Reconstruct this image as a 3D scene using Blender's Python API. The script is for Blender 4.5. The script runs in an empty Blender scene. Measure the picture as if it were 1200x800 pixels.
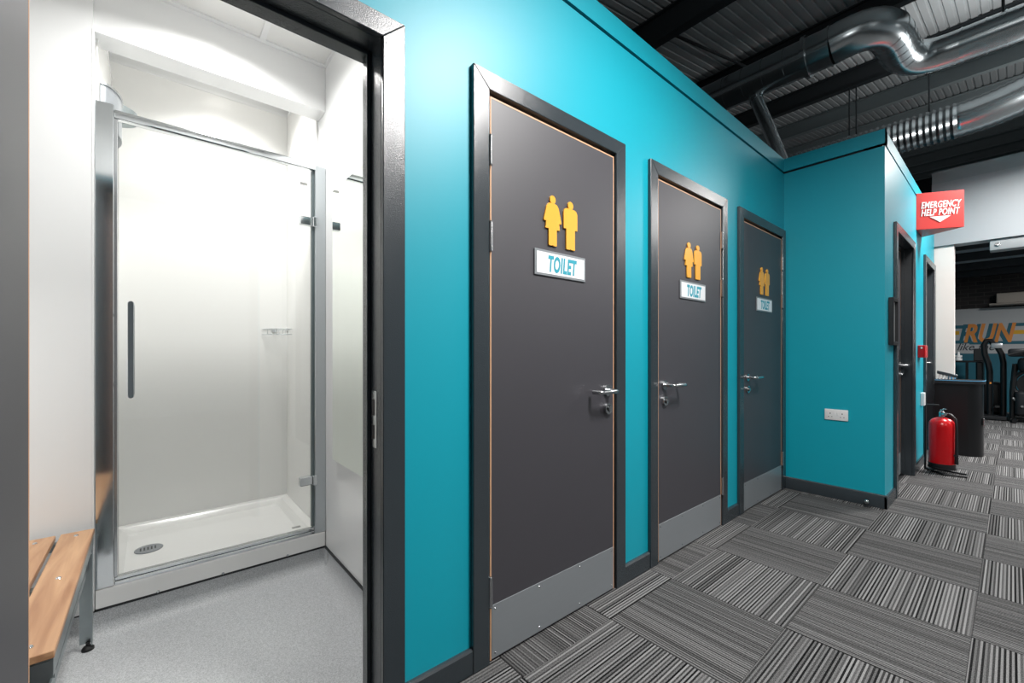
import bpy, bmesh, math, random
from mathutils import Vector, Matrix
random.seed(7)
SC = bpy.context.scene
COL = SC.collection
PI = math.pi

# ------------------------------------------------------------------ camera, world, exposure
cam_d = bpy.data.cameras.new('camera'); cam = bpy.data.objects.new('camera', cam_d); COL.objects.link(cam)
cam_d.sensor_width = 36.0; cam_d.lens = 497.5/1200*36; cam_d.shift_y = 13.5/1200
cam_d.clip_start = 0.02; cam_d.clip_end = 100
cam.location = (0, 0, 1.13); cam.rotation_euler = (PI/2, 0, -math.radians(40.3))
SC.camera = cam
w = bpy.data.worlds.new('world'); SC.world = w; w.use_nodes = True
w.node_tree.nodes['Background'].inputs[0].default_value = (.75, .8, .85, 1)
w.node_tree.nodes['Background'].inputs[1].default_value = 0.05
SC.view_settings.view_transform = 'Standard'; SC.view_settings.look = 'None'
SC.view_settings.gamma = 1.0; SC.view_settings.use_curve_mapping = False
SC.view_settings.exposure = 0.0
SC.cycles.use_denoising = True
SC.cycles.max_bounces = 10; SC.cycles.diffuse_bounces = 5
SC.cycles.transparent_max_bounces = 16
SC.cycles.blur_glossy = 0.3

def area(name, loc, size, power, color=(1, 1, 1), spread=170, shape='DISK'):
    d = bpy.data.lights.new(name, 'AREA'); d.shape = shape; d.size = size; d.energy = power; d.color = color
    d.spread = math.radians(spread)
    o = bpy.data.objects.new(name, d); COL.objects.link(o); o.location = loc
    return o
LAMPS = [(1.50, -.14, 3.08), (5.87, -.42, 3.20), (-2.8, -.14, 3.10), (1.5, -3.2, 3.10), (5.8, -3.2, 3.20), (8.5, -1.5, 2.95)]  # row by the opposite wall and the gym lamp are added fill
LAMP_POWER = [100, 88, 20, 25, 30, 210]
for p, e in zip(LAMPS, LAMP_POWER):
    area('lamp_light', (p[0], p[1], p[2]-.012), .60, e, (1, .98, .96), shape='SQUARE')
    up = area('roof_fill_light', (p[0], p[1], p[2]+.06), .50, 30, (1, .97, .95)); up.rotation_euler = (PI, 0, 0)  # added fill aimed upward to brighten the roof deck
area('downlight_light', (.20, 2.03, 2.630), .15, 13.5, (1, .985, .965), 150)
area('downlight_light', (.33, 2.80, 2.825), .14, 7.4, (1, .985, .965), 112)

# ------------------------------------------------------------------ helpers
def lin(h):
    h = h.lstrip('#'); v = [int(h[i:i+2], 16)/255 for i in (0, 2, 4)]
    return tuple((c/12.92 if c <= .04045 else ((c+.055)/1.055)**2.4) for c in v)+(1,)

class NT:
    def __init__(s, name):
        s.m = bpy.data.materials.new(name); s.m.use_nodes = True
        s.t = s.m.node_tree; s.b = s.t.nodes['Principled BSDF']
    def n(s, ty, **kw):
        o = s.t.nodes.new(ty)
        for k, v in kw.items(): setattr(o, k, v)
        return o
    def l(s, a, b): s.t.links.new(a, b)

def mat(name, col, rough=.5, metal=0.0, bump=0.0, bscale=200, var=0.0, vscale=3, emit=0, coat=0, spec=.5, stretch=None):
    N = NT(name); b = N.b
    c = lin(col) if isinstance(col, str) else col
    b.inputs['Base Color'].default_value = c; b.inputs['Roughness'].default_value = rough
    b.inputs['Metallic'].default_value = metal; b.inputs['Specular IOR Level'].default_value = spec
    if coat: b.inputs['Coat Weight'].default_value = coat; b.inputs['Coat Roughness'].default_value = .1
    tc = None
    if bump or var:
        tc = N.n('ShaderNodeTexCoord'); src = tc.outputs['Object']
        if stretch:
            mp = N.n('ShaderNodeMapping'); mp.inputs['Scale'].default_value = stretch
            N.l(src, mp.inputs[0]); src = mp.outputs[0]
    if bump:
        nz = N.n('ShaderNodeTexNoise'); nz.inputs['Scale'].default_value = bscale; nz.inputs['Detail'].default_value = 2
        bp = N.n('ShaderNodeBump'); bp.inputs['Strength'].default_value = bump; bp.inputs['Distance'].default_value = .001
        N.l(src, nz.inputs['Vector']); N.l(nz.outputs['Fac'], bp.inputs['Height']); N.l(bp.outputs[0], b.inputs['Normal'])
    if var:
        nv = N.n('ShaderNodeTexNoise'); nv.inputs['Scale'].default_value = vscale; nv.inputs['Detail'].default_value = 5
        rp = N.n('ShaderNodeMapRange'); rp.inputs[3].default_value = 1-var; rp.inputs[4].default_value = 1+var
        mx = N.n('ShaderNodeVectorMath', operation='SCALE'); mx.inputs[0].default_value = c[:3]
        N.l(src, nv.inputs['Vector']); N.l(nv.outputs['Fac'], rp.inputs[0]); N.l(rp.outputs[0], mx.inputs['Scale'])
        N.l(mx.outputs[0], b.inputs['Base Color'])
    if emit:
        b.inputs['Emission Color'].default_value = c; b.inputs['Emission Strength'].default_value = emit
    return N.m

M = {}
M['teal'] = mat('teal_paint', '#00a1b5', .45, bump=.06, bscale=350, var=.02, spec=.58)
M['door'] = mat('door_laminate', '#3a383e', .50, bump=.05, bscale=300, var=.03, spec=1.0)
M['frame'] = mat('gloss_grey_paint', '#2f373c', .24, bump=.7, bscale=300, spec=.9)
M['lip'] = mat('wood_lipping', '#d9a883', .5)
M['alu'] = mat('satin_aluminium', '#93989c', .40, .35, bump=.05, bscale=80, var=.03, stretch=(1, 1, 60))
M['chrome'] = mat('chrome', '#d8dcde', .10, 1.0)
M['steel'] = mat('brushed_steel', '#c3c6c8', .25, 1.0)
M['galv'] = mat('galvanised_steel', '#9aa3a5', .34, .85, var=.10, vscale=25)
M['white'] = mat('white_wall_panel', '#eaebeb', .22, var=.01)
M['ceil'] = mat('ceiling_tile', '#e6e6e4', .8, bump=.1, bscale=300)
M['cream'] = mat('cream_wall_liner', '#efefed', .25, var=.01)
M['tray'] = mat('white_tray', '#eeeeec', .18)
M['plastic'] = mat('white_plastic', '#e9eaea', .3)
M['black'] = mat('black_plastic', '#15171a', .45)
M['blacktrim'] = mat('black_trim', '#1b1e21', .5)
M['seal'] = mat('grey_seal', '#5e6a6c', .4)
M['yellow'] = mat('yellow_acrylic', '#f0ae3c', .35)
M['plate'] = mat('sign_plate', '#eef1f4', .35)
M['tealtxt'] = mat('teal_print', '#2f9fb3', .5)
M['red'] = mat('red_sign', '#e2403c', .4)
M['redgloss'] = mat('red_enamel', '#d00e17', .25)
M['wtxt'] = mat('white_print', '#fbf7f4', .5)
M['deck'] = mat('roof_deck', '#a0a6a8', .5, 0, var=.10, vscale=2)
M['beam'] = mat('dark_steel_paint', '#1d2327', .5)
M['purlin'] = mat('grey_purlin', '#8b9699', .5)
M['duct'] = mat('duct_steel', '#b4bcbf', .24, .95, var=.10, vscale=9)
M['greywall'] = mat('light_grey_wall', '#999fa3', .55, var=.02)
M['gymwhite'] = mat('mural_white', '#a9acae', .6)
M['gymteal'] = mat('mural_teal', '#06586a', .6)
M['orange'] = mat('mural_orange', '#cf8336', .6)
M['mustard'] = mat('mural_yellow', '#cf9d10', .6)
M['ink'] = mat('mural_ink', '#1d2a33', .6)
M['rubber'] = mat('black_rubber', '#101113', .6)
M['gunmetal'] = mat('black_machine_paint', '#0f1012', .3)
M['bluetrim'] = mat('blue_edge', '#5f9dc4', .4)
M['glow'] = mat('lamp_diffuser', '#fff8f0', .5, emit=6)
M['paper'] = mat('poster_print', '#cfd2d4', .4, var=.25, vscale=30)
M['dkroom'] = mat('dark_interior', '#303336', .8)
M['greymark'] = mat('grey_mark', '#8e8f8c', .5, var=.3, vscale=120)

def mirror_mat():
    N = NT('mirror_glass'); N.b.inputs['Base Color'].default_value = (.86, .90, .86, 1)
    N.b.inputs['Metallic'].default_value = 1; N.b.inputs['Roughness'].default_value = .02
    tc = N.n('ShaderNodeTexCoord'); nz = N.n('ShaderNodeTexNoise'); nz.inputs['Scale'].default_value = 2
    rp = N.n('ShaderNodeMapRange'); rp.inputs[3].default_value = .01; rp.inputs[4].default_value = .025
    N.l(tc.outputs['Object'], nz.inputs['Vector']); N.l(nz.outputs['Fac'], rp.inputs[0]); N.l(rp.outputs[0], N.b.inputs['Roughness'])
    return N.m
M['mirror'] = mirror_mat()

def glass_mat(name, tint, strength=1.0):
    N = NT(name); t = N.t; t.nodes.remove(N.b)
    out = [n for n in t.nodes if n.type == 'OUTPUT_MATERIAL'][0]
    tr = N.n('ShaderNodeBsdfTransparent'); tr.inputs[0].default_value = tint
    gl = N.n('ShaderNodeBsdfGlossy'); gl.inputs['Roughness'].default_value = .02
    fr = N.n('ShaderNodeFresnel'); fr.inputs[0].default_value = 1.45
    mu = N.n('ShaderNodeMath', operation='MULTIPLY'); mu.inputs[1].default_value = strength
    mx = N.n('ShaderNodeMixShader')
    N.l(fr.outputs[0], mu.inputs[0]); N.l(mu.outputs[0], mx.inputs[0]); N.l(tr.outputs[0], mx.inputs[1]); N.l(gl.outputs[0], mx.inputs[2])
    N.l(mx.outputs[0], out.inputs[0]); return N.m
M['glass'] = glass_mat('shower_glass', (.985, .99, .987, 1))

def carpet_mat(name, lo, hi, pitch, contrast_pos):
    N = NT(name); b = N.b
    uv = N.n('ShaderNodeUVMap'); uv.uv_map = 'UVMap'
    sx = N.n('ShaderNodeSeparateXYZ'); N.l(uv.outputs[0], sx.inputs[0])
    oi = N.n('ShaderNodeObjectInfo')
    dv = N.n('ShaderNodeMath', operation='DIVIDE'); dv.inputs[1].default_value = pitch; N.l(sx.outputs[0], dv.inputs[0])
    fl = N.n('ShaderNodeMath', operation='FLOOR'); N.l(dv.outputs[0], fl.inputs[0])
    rm = N.n('ShaderNodeMath', operation='MULTIPLY'); rm.inputs[1].default_value = 731.7; N.l(oi.outputs['Random'], rm.inputs[0])
    ad = N.n('ShaderNodeMath', operation='ADD'); N.l(fl.outputs[0], ad.inputs[0]); N.l(rm.outputs[0], ad.inputs[1])
    wn = N.n('ShaderNodeTexWhiteNoise', noise_dimensions='1D'); N.l(ad.outputs[0], wn.inputs['W'])
    # alternate dark / light threads with random weight
    md = N.n('ShaderNodeMath', operation='PINGPONG'); md.inputs[1].default_value = 1.0; N.l(fl.outputs[0], md.inputs[0])
    mx = N.n('ShaderNodeMath', operation='MULTIPLY_ADD'); mx.inputs[1].default_value = .52
    N.l(md.outputs[0], mx.inputs[0])
    sc = N.n('ShaderNodeMath', operation='MULTIPLY'); sc.inputs[1].default_value = .52; N.l(wn.outputs['Value'], sc.inputs[0])
    N.l(sc.outputs[0], mx.inputs[2])
    # slow variation across the tile: bands of calm and bands of strong stripes
    bn = N.n('ShaderNodeTexNoise', noise_dimensions='1D'); bn.inputs['Scale'].default_value = 14
    a2 = N.n('ShaderNodeMath', operation='ADD'); N.l(sx.outputs[0], a2.inputs[0]); N.l(rm.outputs[0], a2.inputs[1]); N.l(a2.outputs[0], bn.inputs['W'])
    br = N.n('ShaderNodeMapRange'); br.inputs[1].default_value = .3; br.inputs[2].default_value = .65
    br.inputs[3].default_value = contrast_pos; br.inputs[4].default_value = 1.0
    N.l(bn.outputs['Fac'], br.inputs[0])
    su = N.n('ShaderNodeMath', operation='SUBTRACT'); su.inputs[1].default_value = .5; N.l(mx.outputs[0], su.inputs[0])
    mm = N.n('ShaderNodeMath', operation='MULTIPLY_ADD'); mm.inputs[2].default_value = .5
    N.l(su.outputs[0], mm.inputs[0]); N.l(br.outputs[0], mm.inputs[1])
    # pile speckle
    mp = N.n('ShaderNodeMapping'); mp.inputs['Scale'].default_value = (420, 160, 1); N.l(uv.outputs[0], mp.inputs[0])
    nz = N.n('ShaderNodeTexNoise'); nz.inputs['Scale'].default_value = 1; nz.inputs['Detail'].default_value = 2; N.l(mp.outputs[0], nz.inputs['Vector'])
    s3 = N.n('ShaderNodeMath', operation='MULTIPLY_ADD'); s3.inputs[1].default_value = .95
    n0 = N.n('ShaderNodeMath', operation='SUBTRACT'); n0.inputs[1].default_value = .5; N.l(nz.outputs['Fac'], n0.inputs[0])
    N.l(n0.outputs[0], s3.inputs[0]); N.l(mm.outputs[0], s3.inputs[2])
    cr = N.n('ShaderNodeMix', data_type='RGBA'); cr.inputs[6].default_value = lin(lo); cr.inputs[7].default_value = lin(hi)
    pw = N.n('ShaderNodeMath', operation='POWER', use_clamp=True); pw.inputs[1].default_value = 1.6; N.l(s3.outputs[0], pw.inputs[0])
    N.l(pw.outputs[0], cr.inputs[0]); N.l(cr.outputs[2], b.inputs['Base Color'])
    b.inputs['Roughness'].default_value = .95; b.inputs['Specular IOR Level'].default_value = .1
    bp = N.n('ShaderNodeBump'); bp.inputs['Strength'].default_value = .5; bp.inputs['Distance'].default_value = .003
    N.l(s3.outputs[0], bp.inputs['Height']); N.l(bp.outputs[0], b.inputs['Normal'])
    return N.m
M['carpetA'] = carpet_mat('carpet_bold', '#080809', '#929191', .0066, .9)
M['carpetB'] = carpet_mat('carpet_calm', '#141415', '#848383', .0060, .5)

def vinyl():
    N = NT('speckled_vinyl'); b = N.b
    tc = N.n('ShaderNodeTexCoord'); nz = N.n('ShaderNodeTexNoise'); nz.inputs['Scale'].default_value = 330; nz.inputs['Detail'].default_value = 3
    rp = N.n('ShaderNodeValToRGB'); rp.color_ramp.elements[0].position = .35; rp.color_ramp.elements[0].color = lin('#a3a6a8')
    rp.color_ramp.elements[1].position = .62; rp.color_ramp.elements[1].color = lin('#d0d2d4')
    N.l(tc.outputs['Object'], nz.inputs['Vector']); N.l(nz.outputs['Fac'], rp.inputs[0]); N.l(rp.outputs[0], b.inputs['Base Color'])
    b.inputs['Roughness'].default_value = .5
    return N.m
M['vinyl'] = vinyl()

def wood():
    N = NT('oak_laminate'); b = N.b
    tc = N.n('ShaderNodeTexCoord'); mp = N.n('ShaderNodeMapping'); mp.inputs['Scale'].default_value = (26, 2.2, 26)
    nz = N.n('ShaderNodeTexNoise'); nz.inputs['Scale'].default_value = 1; nz.inputs['Detail'].default_value = 6; nz.inputs['Distortion'].default_value = .7
    rp = N.n('ShaderNodeValToRGB'); rp.color_ramp.elements[0].position = .3; rp.color_ramp.elements[0].color = lin('#9d7151')
    rp.color_ramp.elements[1].position = .7; rp.color_ramp.elements[1].color = lin('#cba27c')
    N.l(tc.outputs['Object'], mp.inputs[0]); N.l(mp.outputs[0], nz.inputs['Vector']); N.l(nz.outputs['Fac'], rp.inputs[0])
    N.l(rp.outputs[0], b.inputs['Base Color']); b.inputs['Roughness'].default_value = .4
    return N.m
M['wood'] = wood()

def brickmat():
    N = NT('dark_brick'); b = N.b
    tc = N.n('ShaderNodeTexCoord'); sp = N.n('ShaderNodeSeparateXYZ'); cb = N.n('ShaderNodeCombineXYZ')
    N.l(tc.outputs['Object'], sp.inputs[0]); N.l(sp.outputs[1], cb.inputs[0]); N.l(sp.outputs[2], cb.inputs[1])
    br = N.n('ShaderNodeTexBrick'); br.inputs['Scale'].default_value = 1; br.inputs['Brick Width'].default_value = .215; br.inputs['Row Height'].default_value = .075
    br.inputs['Mortar Size'].default_value = .006
    br.inputs['Color1'].default_value = lin('#2b2626'); br.inputs['Color2'].default_value = lin('#1d1a1b'); br.inputs['Mortar'].default_value = lin('#3b3836')
    N.l(cb.outputs[0], br.inputs['Vector']); N.l(br.outputs['Color'], b.inputs['Base Color']); b.inputs['Roughness'].default_value = .8
    return N.m
M['brick'] = brickmat()

ORG = {}
def new_bm(): return bmesh.new()

def add_bm(bm, tmp):
    me = bpy.data.meshes.new('tmp'); tmp.to_mesh(me); tmp.free(); bm.from_mesh(me); bpy.data.meshes.remove(me)

def box(bm, x0, x1, y0, y1, z0, z1, bev=0, seg=1):
    t = bmesh.new()
    r = bmesh.ops.create_cube(t, size=1)
    for v in t.verts:
        v.co = Vector(((x0+x1)/2+v.co.x*(x1-x0), (y0+y1)/2+v.co.y*(y1-y0), (z0+z1)/2+v.co.z*(z1-z0)))
    if bev: bmesh.ops.bevel(t, geom=t.edges[:], offset=bev, segments=seg, affect='EDGES', profile=.5)
    add_bm(bm, t); return bm

def B(*a, **k): return box(new_bm(), *a, **k)

def prism(bm, pts, plane, a, b, bev=0):
    """extrude a 2-D outline: 'XZ' along Y, 'XY' along Z, 'YZ' along X"""
    t = bmesh.new()
    f = {'XZ': lambda u, v, d: (u, d, v), 'XY': lambda u, v, d: (u, v, d), 'YZ': lambda u, v, d: (d, u, v)}[plane]
    lo = [t.verts.new(f(u, v, a)) for u, v in pts]; hi = [t.verts.new(f(u, v, b)) for u, v in pts]
    n = len(pts)
    t.faces.new(lo); t.faces.new(hi[::-1])
    for i in range(n): t.faces.new((lo[i], hi[i], hi[(i+1) % n], lo[(i+1) % n]))
    bmesh.ops.recalc_face_normals(t, faces=t.faces[:])
    if bev: bmesh.ops.bevel(t, geom=t.edges[:], offset=bev, segments=1, affect='EDGES')
    add_bm(bm, t); return bm

def tube(bm, pts, r, n=12, cap=True):
    pts = [Vector(p) for p in pts]; t = bmesh.new(); rings = []
    k = len(pts); rs = r if isinstance(r, (list, tuple)) else [r]*k
    prev = None
    for i, p in enumerate(pts):
        d = (pts[min(i+1, k-1)]-pts[max(i-1, 0)]).normalized()
        if prev is None:
            a = Vector((0, 0, 1)) if abs(d.z) < .9 else Vector((1, 0, 0))
            u = d.cross(a).normalized()
        else:
            u = (prev-d*prev.dot(d)).normalized()
        prev = u; v = d.cross(u)
        rings.append([t.verts.new(p+(u*math.cos(2*PI*j/n)+v*math.sin(2*PI*j/n))*rs[i]) for j in range(n)])
    for i in range(k-1):
        for j in range(n):
            t.faces.new((rings[i][j], rings[i][(j+1) % n], rings[i+1][(j+1) % n], rings[i+1][j]))
    if cap: t.faces.new(rings[0][::-1]); t.faces.new(rings[-1])
    bmesh.ops.recalc_face_normals(t, faces=t.faces[:])
    add_bm(bm, t); return bm

def lathe(bm, prof, c, n=24):
    t = bmesh.new(); rings = []
    for r, z in prof:
        rings.append([t.verts.new((c[0]+r*math.cos(2*PI*j/n), c[1]+r*math.sin(2*PI*j/n), c[2]+z)) for j in range(n)])
    for i in range(len(prof)-1):
        for j in range(n): t.faces.new((rings[i][j], rings[i][(j+1) % n], rings[i+1][(j+1) % n], rings[i+1][j]))
    t.faces.new(rings[0][::-1]); t.faces.new(rings[-1])
    bmesh.ops.recalc_face_normals(t, faces=t.faces[:])
    add_bm(bm, t); return bm

def arc(c, r, a0, a1, n, f):
    return [f(c, r, math.radians(a0+(a1-a0)*i/n)) for i in range(n+1)]

def circ(cx, cy, r, n=24): return [(cx+r*math.cos(2*PI*i/n), cy+r*math.sin(2*PI*i/n)) for i in range(n)]

def obj(name, bm, m, parent=None, smooth=True):
    me = bpy.data.meshes.new(name)
    org = ORG.get(parent.name, Vector()) if parent else None
    if parent is None:
        # put the origin at the base centre of the thing
        xs = [v.co.x for v in bm.verts]; ys = [v.co.y for v in bm.verts]; zs = [v.co.z for v in bm.verts]
        org = Vector(((min(xs)+max(xs))/2, (min(ys)+max(ys))/2, min(zs)))
    for v in bm.verts: v.co -= org
    bm.to_mesh(me); bm.free()
    if smooth:
        for p in me.polygons: p.use_smooth = True
        me.set_sharp_from_angle(angle=math.radians(35))
    mm = M[m] if isinstance(m, str) else m
    me.materials.append(mm)
    o = bpy.data.objects.new(name, me); COL.objects.link(o)
    if parent: o.parent = parent
    else: o.location = org
    ORG[o.name] = org.copy()
    return o

def tag(o, label=None, cat=None, group=None, kind=None):
    if label: o['label'] = label
    if cat: o['category'] = cat
    if group: o['group'] = group
    if kind: o['kind'] = kind
    return o

def thing(name, loc, label, cat, group=None, kind=None):
    o = bpy.data.objects.new(name, None); COL.objects.link(o); o.location = loc; o.empty_display_size = .1
    ORG[o.name] = Vector(loc); return tag(o, label, cat, group, kind)

def struct(name, bm, m, label, cat, parent=None, smooth=True):
    o = obj(name, bm, m, parent, smooth)
    if parent is None: tag(o, label, cat, kind='structure')
    return o

def text_bm(body, size, loc, rotz, xs=1.0, shear=0.0, offset=0.0, extrude=.001, align='CENTER', spacing=1.0):
    cu = bpy.data.curves.new('t', 'FONT'); cu.body = body; cu.size = size; cu.shear = shear; cu.offset = offset
    cu.extrude = extrude; cu.align_x = align; cu.space_character = spacing; cu.resolution_u = 4
    o = bpy.data.objects.new('t', cu); COL.objects.link(o)
    dg = bpy.context.evaluated_depsgraph_get(); dg.update()
    me = bpy.data.meshes.new_from_object(o.evaluated_get(dg))
    me.transform(Matrix.Translation(loc) @ Matrix.Rotation(rotz, 4, 'Z') @ Matrix.Rotation(PI/2, 4, 'X') @ Matrix.Diagonal((xs, 1, 1, 1)))
    bm = bmesh.new(); bm.from_mesh(me)
    bpy.data.objects.remove(o); bpy.data.curves.remove(cu); bpy.data.meshes.remove(me)
    return bm

# ------------------------------------------------------------------ dimensions
YF = 1.225      # architrave face of the teal wall
YW = 1.245      # teal wall face
YB = 1.365      # back of that wall
ZG0, ZG1, ZT = 2.637, 2.656, 2.762
BF = .60        # face of the projecting block
XS = 4.06       # socket wall face
XG = 7.05       # wall of the gym opening
AW, ZO, ZI = .072, 2.152, 2.085
DOORS = [(-.297, .603), (.862, 1.770), (1.994, 2.922), (3.114, 4.040)]
DOORS2 = [(4.405, 5.410), (6.11, 7.00)]
# carpet grid
GX0, GY0, TS = 1.4875, 1.1055, .5

# ------------------------------------------------------------------ floor: base slab and carpet tiles
fl = struct('floor', B(-4, 13, -5, YW+.09, -.05, -.006), 'rubber', 'grey striped carpet tile floor of the corridor', 'floor')
def tile_mesh(name, w, d, along_x, m):
    bm = B(.0006, w-.0006, .0006, d-.0006, -.006, 0, bev=.0012)
    uvl = bm.loops.layers.uv.new('UVMap')
    for f in bm.faces:
        for lp in f.loops:
            c = lp.vert.co
            lp[uvl].uv = (c.y, c.x) if along_x else (c.x, c.y)
    me = bpy.data.meshes.new(name); bm.to_mesh(me); bm.free(); me.materials.append(M[m]); return me
TM = {}
def tile(x0, x1, y0, y1, along):
    key = (round(x1-x0, 3), round(y1-y0, 3), along)
    if key not in TM: TM[key] = tile_mesh('carpet_tile', x1-x0, y1-y0, along, 'carpetA' if along else 'carpetB')
    o = bpy.data.objects.new('carpet_tile', TM[key]); COL.objects.link(o); o.parent = fl
    o.location = Vector((x0, y0, 0))-ORG[fl.name]
for j in range(-5, 23):
    x0 = GX0+j*TS; x1 = x0+TS
    for i in range(-1, 7):
        y1 = GY0-i*TS; y0 = y1-TS
        along = (i+j) % 2 == 1
        ax1, ay1, ax0 = x1, y1, x0
        if i == -1:
            ay1 = YW+.06
            if x0 > XS+.02: continue
        if i in (-1, 0) and x1 > XS+.12:
            if x0 > XS:
                if i == 0 and x0 < XG: ay1 = BF+.05
                if i == 0 and x0 >= XG: ay1 = y1
            else: ax1 = XS+.1
        if i == 0 and x0 > XS and x0 < XG and ay1 < y0+.01: continue
        if x1 < -1.1 and y0 > .2: continue
        tile(ax0, ax1, y0, ay1, along)

# ------------------------------------------------------------------ teal wall
def wall_with_openings(y0, y1, x0, x1, z1, ops, ztop):
    bm = new_bm(); cur = x0
    for a, b in ops:
        box(bm, cur, a, y0, y1, 0, z1); box(bm, a, b, y0, y1, ztop, z1); cur = b
    if cur < x1: box(bm, cur, x1, y0, y1, 0, z1)
    return bm
ops = [(a+AW-.028, b-AW+.028) for a, b in DOORS]
wl = struct('wall_left', wall_with_openings(YW, YB, -3.2, XS+.1, ZG0, ops, ZI+.028), 'teal', 'long teal painted partition wall with the toilet doors', 'wall', smooth=False)
obj('shadow_gap', B(-3.2, XS+.1, YW+.014, YB, ZG0, ZG1), 'black', wl)
obj('wall_capping', B(-3.2, XS+.1, YW, YB, ZG1, ZT), 'teal', wl)
we = struct('wall_end', B(XS, XS+.1, BF+.12, YW, 0, ZG0), 'teal', 'short teal wall return carrying the white double socket', 'wall', smooth=False)
obj('shadow_gap', B(XS+.014, XS+.1, BF+.015, YW+.02, ZG0, ZG1), 'black', we)
obj('wall_capping', B(XS, XS+.1, BF, YW, ZG1, ZT), 'teal', we)
ops2 = [(a+AW-.028, b-AW+.028) for a, b in DOORS2]
wb = struct('wall_right', wall_with_openings(BF, BF+.12, XS, XG, ZG0, ops2, ZI+.028), 'teal', 'teal block wall beyond the corner under the red sign', 'wall', smooth=False)
obj('shadow_gap', B(XS+.014, XG, BF+.014, BF+.12, ZG0, ZG1), 'black', wb)
obj('wall_capping', B(XS+.001, XG, BF, BF+.12, ZG1, ZT), 'teal', wb)
# unseen flat lid added over the toilet pods (keeps lamp light out of the rooms behind the doors)
pr = struct('pod_light_block', B(.83, XG, YB, 3.5, 2.60, 2.66), 'dkroom', 'flat dark lid added unseen over the toilet rooms to block light', 'ceiling')
obj('pod_lid', B(XS+.1, XG, BF+.12, YB, 2.60, 2.66), 'dkroom', pr)
pf = obj('pod_back', B(.83, XG, 3.4, 3.5, 0, 2.6), 'dkroom', pr)

# skirting boards
def skirt(name, bm, label): return struct(name, bm, 'frame', label, 'skirting')
def skirt_x(x0, x1, yb): return prism(new_bm(), [(yb, 0), (yb-.016, 0), (yb-.016, .078), (yb-.010, .086), (yb, .086)], 'YZ', x0, x1)
for a, b, t in [(.603, .862, 'between shower room door and first toilet door'), (1.770, 1.994, 'between first and second toilet doors'), (2.922, 3.114, 'between second and third toilet doors'), (4.040, XS-.016, 'in the corner beside third toilet door')]:
    skirt('baseboard_left', skirt_x(a+.0005, b-.0005, YW), 'short dark grey skirting board '+t)
skirt('baseboard_end', prism(new_bm(), [(XS, 0), (XS-.016, 0), (XS-.016, .088), (XS-.010, .097), (XS, .097)], 'XZ', BF-.014, YW-.017), 'dark grey skirting along the socket wall')
skirt('baseboard_right', skirt_x(XS-.016, 4.4045, BF), 'stub of dark skirting wrapping the block corner')
skirt('baseboard_right', skirt_x(5.4105, 6.1095, BF), 'dark skirting behind the fire extinguisher')

# ------------------------------------------------------------------ doors
def architraves(root, x0, x1, yf, t=.02):
    for pts in ([(x0, 0), (x0+AW, 0), (x0+AW, ZI), (x0, ZO)], [(x1, 0), (x1, ZO), (x1-AW, ZI), (x1-AW, 0)], [(x0, ZO), (x0+AW, ZI), (x1-AW, ZI), (x1, ZO)]):
        obj('architrave', prism(new_bm(), pts, 'XZ', yf, yf+t-.0003, bev=.0022), 'frame', root)

def lining(root, x0, x1, ya, yb, stop0, stop1):
    a, b = x0+AW, x1-AW; bm = new_bm()
    box(bm, a-.027, a, ya, yb, 0, ZI+.027); box(bm, b, b+.027, ya, yb, 0, ZI+.027); box(bm, a, b, ya, yb, ZI, ZI+.027)
    obj('door_lining', bm, 'frame', root)
    bm = new_bm(); s = .013
    box(bm, a, a+s, stop0, stop1, 0, ZI, bev=.0015); box(bm, b-s, b, stop0, stop1, 0, ZI, bev=.0015); box(bm, a+s, b-s, stop0, stop1, ZI-s, ZI, bev=.0015)
    obj('stop_bead', bm, 'frame', root)

WOMAN = [(-.115, .015), (-.115, .33), (-.205, .33), (-.185, .47), (-.245, .47), (-.25, .50), (-.17, .77), (-.12, .83), (-.05, .845),
         (.05, .845), (.12, .83), (.17, .77), (.25, .50), (.245, .47), (.185, .47), (.205, .33), (.115, .33), (.115, .015), (.10, 0), (.02, 0), (0, .02), (-.02, 0), (-.10, 0)]
MAN = [(-.135, .015), (-.135, .42), (-.21, .42), (-.21, .76), (-.18, .82), (-.12, .845), (.12, .845), (.18, .82), (.21, .76), (.21, .42), (.135, .42), (.135, .015), (.12, 0), (.02, 0), (0, .02), (-.02, 0), (-.12, 0)]
def pictogram(name, outline, cx, z0, h, yl, root):
    bm = new_bm(); y0, y1 = yl-.007, yl-.0002
    prism(bm, [(cx+u*h, z0+v*h) for u, v in outline], 'XZ', y0, y1, bev=.0006)
    prism(bm, [(cx+u*h, z0+v*h) for u, v in circ(0, .915, .083, 20)], 'XZ', y0, y1, bev=.0006)
    prism(bm, [(cx+u*h, z0+v*h) for u, v in [(-.045, .83), (.045, .83), (.045, .86), (-.045, .86)]], 'XZ', y0+.0004, y1)
    return obj(name, bm, 'yellow', root)

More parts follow.
